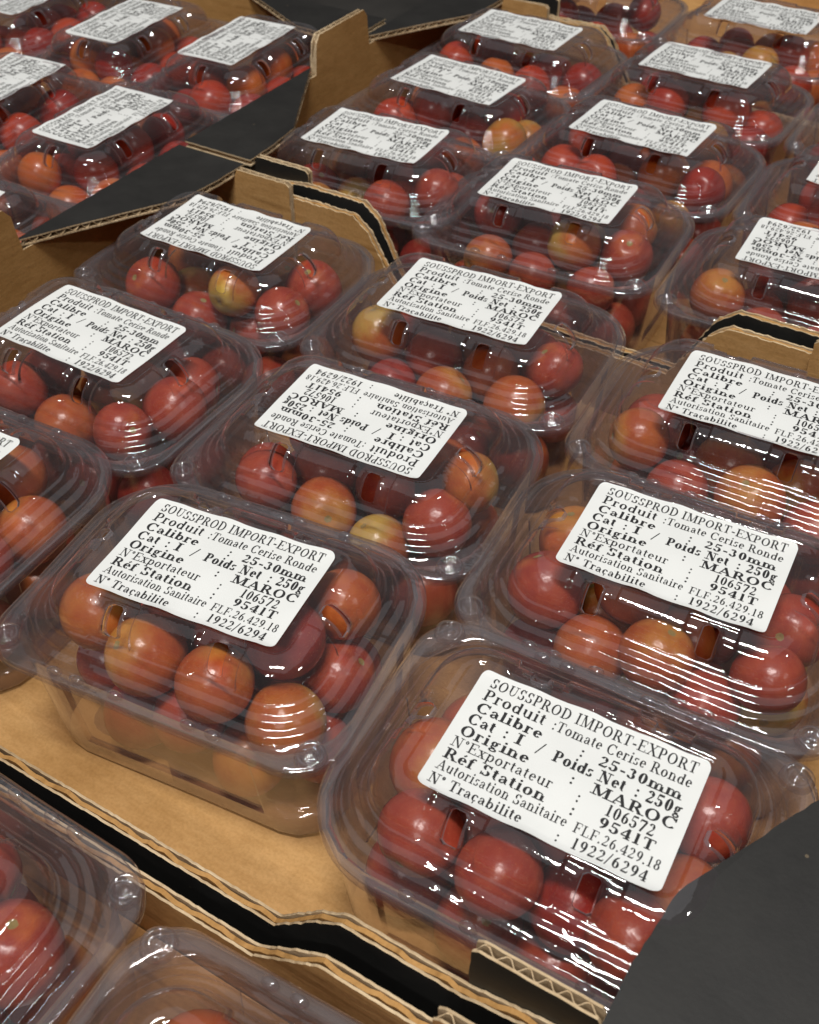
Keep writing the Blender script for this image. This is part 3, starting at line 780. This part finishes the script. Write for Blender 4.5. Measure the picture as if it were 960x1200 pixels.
# tomatoes seen through the lids: layout x, y, z of centre and kind are worked out from these sight lines (u, v in the 960 x 1200 view, height z)
SIGHT = {
 'P1': [(97, 728, -26, 'yellow'), (163, 772, -20, 'orange'), (256, 815, -23, 'orange'), (330, 795, -30, 'deep'), (418, 765, -24, 'orange'), (352, 853, -34, 'yellow')],
 'P2': [(465, 892, -22, 'orange'), (485, 990, -22, 'red'), (572, 1052, -26, 'red'), (670, 1092, -26, 'red'), (508, 825, -34, 'orange'), (840, 965, -28, 'red')],
 'P3': [(30, 575, -22, 'orange'), (60, 632, -30, 'orange'), (10, 665, -30, 'red')],
 'P4': [(315, 567, -23, 'red'), (378, 605, -34, 'orange'), (445, 632, -38, 'yellow'), (528, 632, -34, 'red'), (562, 580, -20, 'yellow')],
 'P5': [(612, 692, -24, 'red'), (702, 745, -34, 'orange'), (788, 798, -29, 'orange'), (890, 772, -19, 'red'), (945, 748, -21, 'red'), (895, 838, -38, 'yellow'), (640, 620, -32, 'orange')],
 'P6': [(142, 512, -30, 'red'), (228, 488, -23, 'red'), (30, 480, -30, 'red')],
 'P7': [(450, 397, -26, 'yellow'), (520, 458, -38, 'orange'), (612, 476, -30, 'orange'), (672, 445, -24, 'red')],
 'P8': [(728, 512, -23, 'orange'), (872, 587, -36, 'orange'), (790, 565, -40, 'red'), (935, 605, -38, 'red')],
 'P9': [(205, 322, -22, 'red'), (278, 345, -20, 'yellow'), (365, 340, -24, 'red'), (245, 372, -38, 'red'), (335, 372, -36, 'red')],
 'F1': [(50, 1100, -18, 'red'), (105, 1170, -20, 'red'), (0, 1150, -28, 'deep')],
 'B1': [(690, 318, -34, 'yellow'), (740, 355, -58, 'red'), (765, 295, -26, 'red'), (790, 268, -24, 'orange'), (590, 255, -24, 'deep')],
 'B6': [(512, 220, -20, 'red'), (497, 277, -58, 'orange'), (455, 245, -32, 'red')],
 'B33': [(842, 345, -22, 'orange')],
}
CAMP = np.array([147.0, -136.5, 265.5])
RM = np.array(cam.rotation_euler.to_matrix())
def sight(u, v, z):
    d = RM @ np.array([(u-480)/1278.0, -(v-600)/1278.0, -1.0])
    return CAMP+d*(z-CAMP[2])/d[2]

def pack(seed, targets, n=17, cap=-42.0):
    rng = np.random.default_rng(seed)
    rad = rng.uniform(12.6, 14.8, n)
    hx, hy = 55.5, 38.5
    P = np.stack([rng.uniform(-38, 38, n), rng.uniform(-21, 21, n), rng.uniform(-62, -34, n)], 1)
    k = len(targets)
    tg = np.array(targets, float).reshape(-1, 3)
    if k: P[:k] = tg
    def clampp():
        P[k:, 2] = np.minimum(P[k:, 2], cap)
        P[:, 2] = np.clip(P[:, 2], -74.6+rad, -4.8-rad)
        lower = np.clip((-38-P[:, 2])/14, 0, 1)*1.1
        lx, ly = hx+lower-rad, hy+lower-rad
        P[:, 0] = np.clip(P[:, 0], -lx, lx); P[:, 1] = np.clip(P[:, 1], -ly, ly)
        ex = np.maximum(np.maximum(0, (np.abs(P[:, 0])-(lx-9))/9), np.maximum(0, (np.abs(P[:, 1])-(ly-9))/9))
        P[:, 2] = np.minimum(P[:, 2], -5.0-rad-6.5*ex**1.5)
        # rounded corners in plan
        q = 13.0
        cx, cyy = lx-q, ly-q
        ax, ay = np.abs(P[:, 0])-cx, np.abs(P[:, 1])-cyy
        msk = (ax > 0) & (ay > 0); L = np.hypot(ax, ay)
        msk &= L > q
        if msk.any():
            P[msk, 0] = np.sign(P[msk, 0])*(cx[msk]+ax[msk]*q/L[msk]); P[msk, 1] = np.sign(P[msk, 1])*(cyy[msk]+ay[msk]*q/L[msk])
    for it in range(420):
        g = 0.35 if it < 330 else 0.05
        P[k:, 2] -= g
        if k: P[:k] += (tg-P[:k])*(.12 if it < 350 else .02)
        for _ in range(2):
            D = P[:, None]-P[None]; L = np.sqrt((D**2).sum(-1))+np.eye(n)*1e3
            ov = np.maximum(0, (rad[:, None]+rad[None])*1.0-L)
            P += (D/L[..., None]*ov[..., None]*.34).sum(1)
            clampp()
    return P, rad

def tomato_mesh(name, mat, seed, ns=26, nr=16):
    rnd = random.Random(seed)
    V = []; F = []
    p1, p2 = rnd.uniform(0, 6), rnd.uniform(0, 6); el = rnd.uniform(.93, 1.06)
    for i in range(nr+1):
        th = math.pi*i/nr
        for j in range(ns):
            ph = 2*math.pi*j/ns
            r = 1+.022*math.sin(2*ph+p1)*math.sin(th)+.014*math.sin(3*ph+p2)*math.sin(th)**2
            z = math.cos(th)*el-.13*math.exp(-(th/.26)**2)+.04*math.exp(-((math.pi-th)/.2)**2)
            V.append((r*math.sin(th)*math.cos(ph), r*math.sin(th)*math.sin(ph), z))
    for i in range(nr):
        for j in range(ns):
            F.append((i*ns+j, (i+1)*ns+j, (i+1)*ns+(j+1) % ns, i*ns+(j+1) % ns))
    me = bpy.data.meshes.new(name); me.from_pydata(V, [], F); me.materials.append(mat)
    me.polygons.foreach_set('use_smooth', [True]*len(F)); me.update()
    return me
TMESH = {k: [tomato_mesh('cherry_tomato', m, 7*i+q) for q in range(3)] for i, (k, m) in enumerate(TM.items())}

stuffV = []; stuffF = []; stuffM = []
KINDS = list(TM)
for idx, (key, x, y, rot, ldx, ldy, flip, desc, short, detail) in enumerate(PUN):
    rnd = random.Random(1000+idx)
    rz = math.radians(rot+(180 if flip else 0))
    root = bpy.data.objects.new('tomato_punnet', None); col.objects.link(root)
    root.location = ((x+1.2)*S, (y+1.5)*S, (FLOOR_Z+.3)*S); root.empty_display_size = 0.01
    # the flanges overlap like shingles, so every punnet leans a little on its neighbour
    root.rotation_euler = (Matrix.Rotation(math.radians(1.15), 3, 'X') @ Matrix.Rotation(math.radians(-.9), 3, 'Y') @ Matrix.Rotation(rz, 3, 'Z')).to_euler()
    tag(root, desc, 'punnet', 'clear plastic punnets of cherry tomatoes')
    off = (0, 0, -FLOOR_Z)
    # labels turned upside down sit on punnets closed the same way round as their neighbours
    spin = math.pi if bool(flip) != (key in ('P2', 'F1', 'F2')) else 0.0
    lid = link('lid', LIDS[idx % len(LIDS)], root, off, spin)
    base = link('base', BASES[idx % len(BASES)], root, off, spin)
    lb = link('paper_label', LABELS[(idx*3+1) % NV], root, (ldx*(-1 if flip else 1), ldy*(-1 if flip else 1), -FLOOR_Z), math.radians(rnd.uniform(-.8, .8)))
    link('lettering', PRINTS[(idx*3+1) % NV], lb)
    # tomatoes
    ca, sa = math.cos(math.radians(rot)), math.sin(math.radians(rot))
    tg = []; kinds = []
    for (u, v, z, kd) in SIGHT.get(key, []):
        w = sight(u, v, z); dx, dy = w[0]-x, w[1]-y
        tg.append((dx*ca+dy*sa, -dx*sa+dy*ca, z)); kinds.append(kd)
    if tg:
        for bx_ in (-41.0, -13.5, 14.0, 41.0):
            tg.append((bx_, (-25.5 if key not in ('B6', 'B1') else -24.0), -60.5)); kinds.append(rnd.choice(('red', 'red', 'orange', 'deep')))
    P, rad = pack(50+idx, tg, 17+sum(1 for t in tg if t[2] > -50) if tg else 23, -34.0 if tg else -24.0)
    for i in range(len(rad)):
        kd = kinds[i] if i < len(kinds) else rnd.choices(KINDS, (5, 2.2, 3, 1.2))[0]
        px, py = P[i, 0]*ca-P[i, 1]*sa+x, P[i, 0]*sa+P[i, 1]*ca+y
        eul = (rnd.gauss(0, 1.0), rnd.gauss(0, 1.0), rnd.uniform(0, 6.28))
        if detail:
            o = bpy.data.objects.new('cherry_tomato', rnd.choice(TMESH[kd])); col.objects.link(o)
            o.location = (px*S, py*S, P[i, 2]*S); o.scale = (rad[i]*.975*S,)*3; o.rotation_euler = eul
            lx_, ly_ = P[i, 0], P[i, 1]*(-1 if key in ('P2', 'F1') else 1)
            zone = ('hinge side' if ly_ > 13 else 'latch side' if ly_ < -13 else 'middle')+(' end' if abs(lx_) > 26 else '')
            size = 'large' if rad[i] > 13.9 else 'small' if rad[i] < 13.2 else 'medium'
            tag(o, '%s %s tomato, %s layer, %s, %s' % (size, TWORD[kd], 'upper' if P[i, 2] > -44 else 'bottom', zone, short), 'tomato', 'cherry tomatoes, '+short)
        else:
            me = TMESH[kd][i % 3]
            from_m = Matrix.LocRotScale(Vector((px*S, py*S, P[i, 2]*S)), None, Vector((rad[i]*S,)*3)) @ Matrix.Rotation(eul[0], 4, 'X') @ Matrix.Rotation(eul[2], 4, 'Z')
            co = np.empty(len(me.vertices)*3); me.vertices.foreach_get('co', co)
            co = co.reshape(-1, 3); Mx = np.array(from_m)
            b = len(stuffV)
            stuffV.extend(map(tuple, co @ Mx[:3, :3].T+Mx[:3, 3]))
            stuffF.extend(tuple(q+b for q in p.vertices) for p in me.polygons)
            stuffM.extend([KINDS.index(kd)]*len(me.polygons))
# the farther tomatoes, as one mass: own unit-sphere coordinates are not available there, so plain flesh materials
def far_mat(name, a, b):
    m, nt, out = new_mat(name); L = nt.links
    tc = N(nt, 'ShaderNodeTexCoord')
    n1 = N(nt, 'ShaderNodeTexNoise', Scale=55.0, Detail=3.0); L.new(tc.outputs['Object'], n1.inputs['Vector'])
    p = N(nt, 'ShaderNodeBsdfPrincipled', Roughness=0.27)
    L.new(ramp(nt, n1.outputs[0], [(0.35, a), (0.65, b)]), p.inputs['Base Color'])
    L.new(p.outputs[0], out.inputs['Surface']); return m
FM = [far_mat('far_tomato_red', (0.44, 0.04, 0.018), (0.54, 0.075, 0.026)), far_mat('far_tomato_deep', (0.29, 0.02, 0.014), (0.39, 0.036, 0.02)),
      far_mat('far_tomato_orange', (0.54, 0.10, 0.02), (0.60, 0.17, 0.032)), far_mat('far_tomato_yellow', (0.56, 0.15, 0.024), (0.56, 0.32, 0.05))]
me = bpy.data.meshes.new('cherry_tomatoes'); me.from_pydata(stuffV, [], stuffF)
for m in FM: me.materials.append(m)
me.polygons.foreach_set('material_index', stuffM); me.polygons.foreach_set('use_smooth', [True]*len(stuffF)); me.update()
so = bpy.data.objects.new('cherry_tomatoes', me); col.objects.link(so)
so['kind'] = 'stuff'; tag(so, 'mixed red and orange cherry tomatoes filling the farther punnets', 'tomatoes')
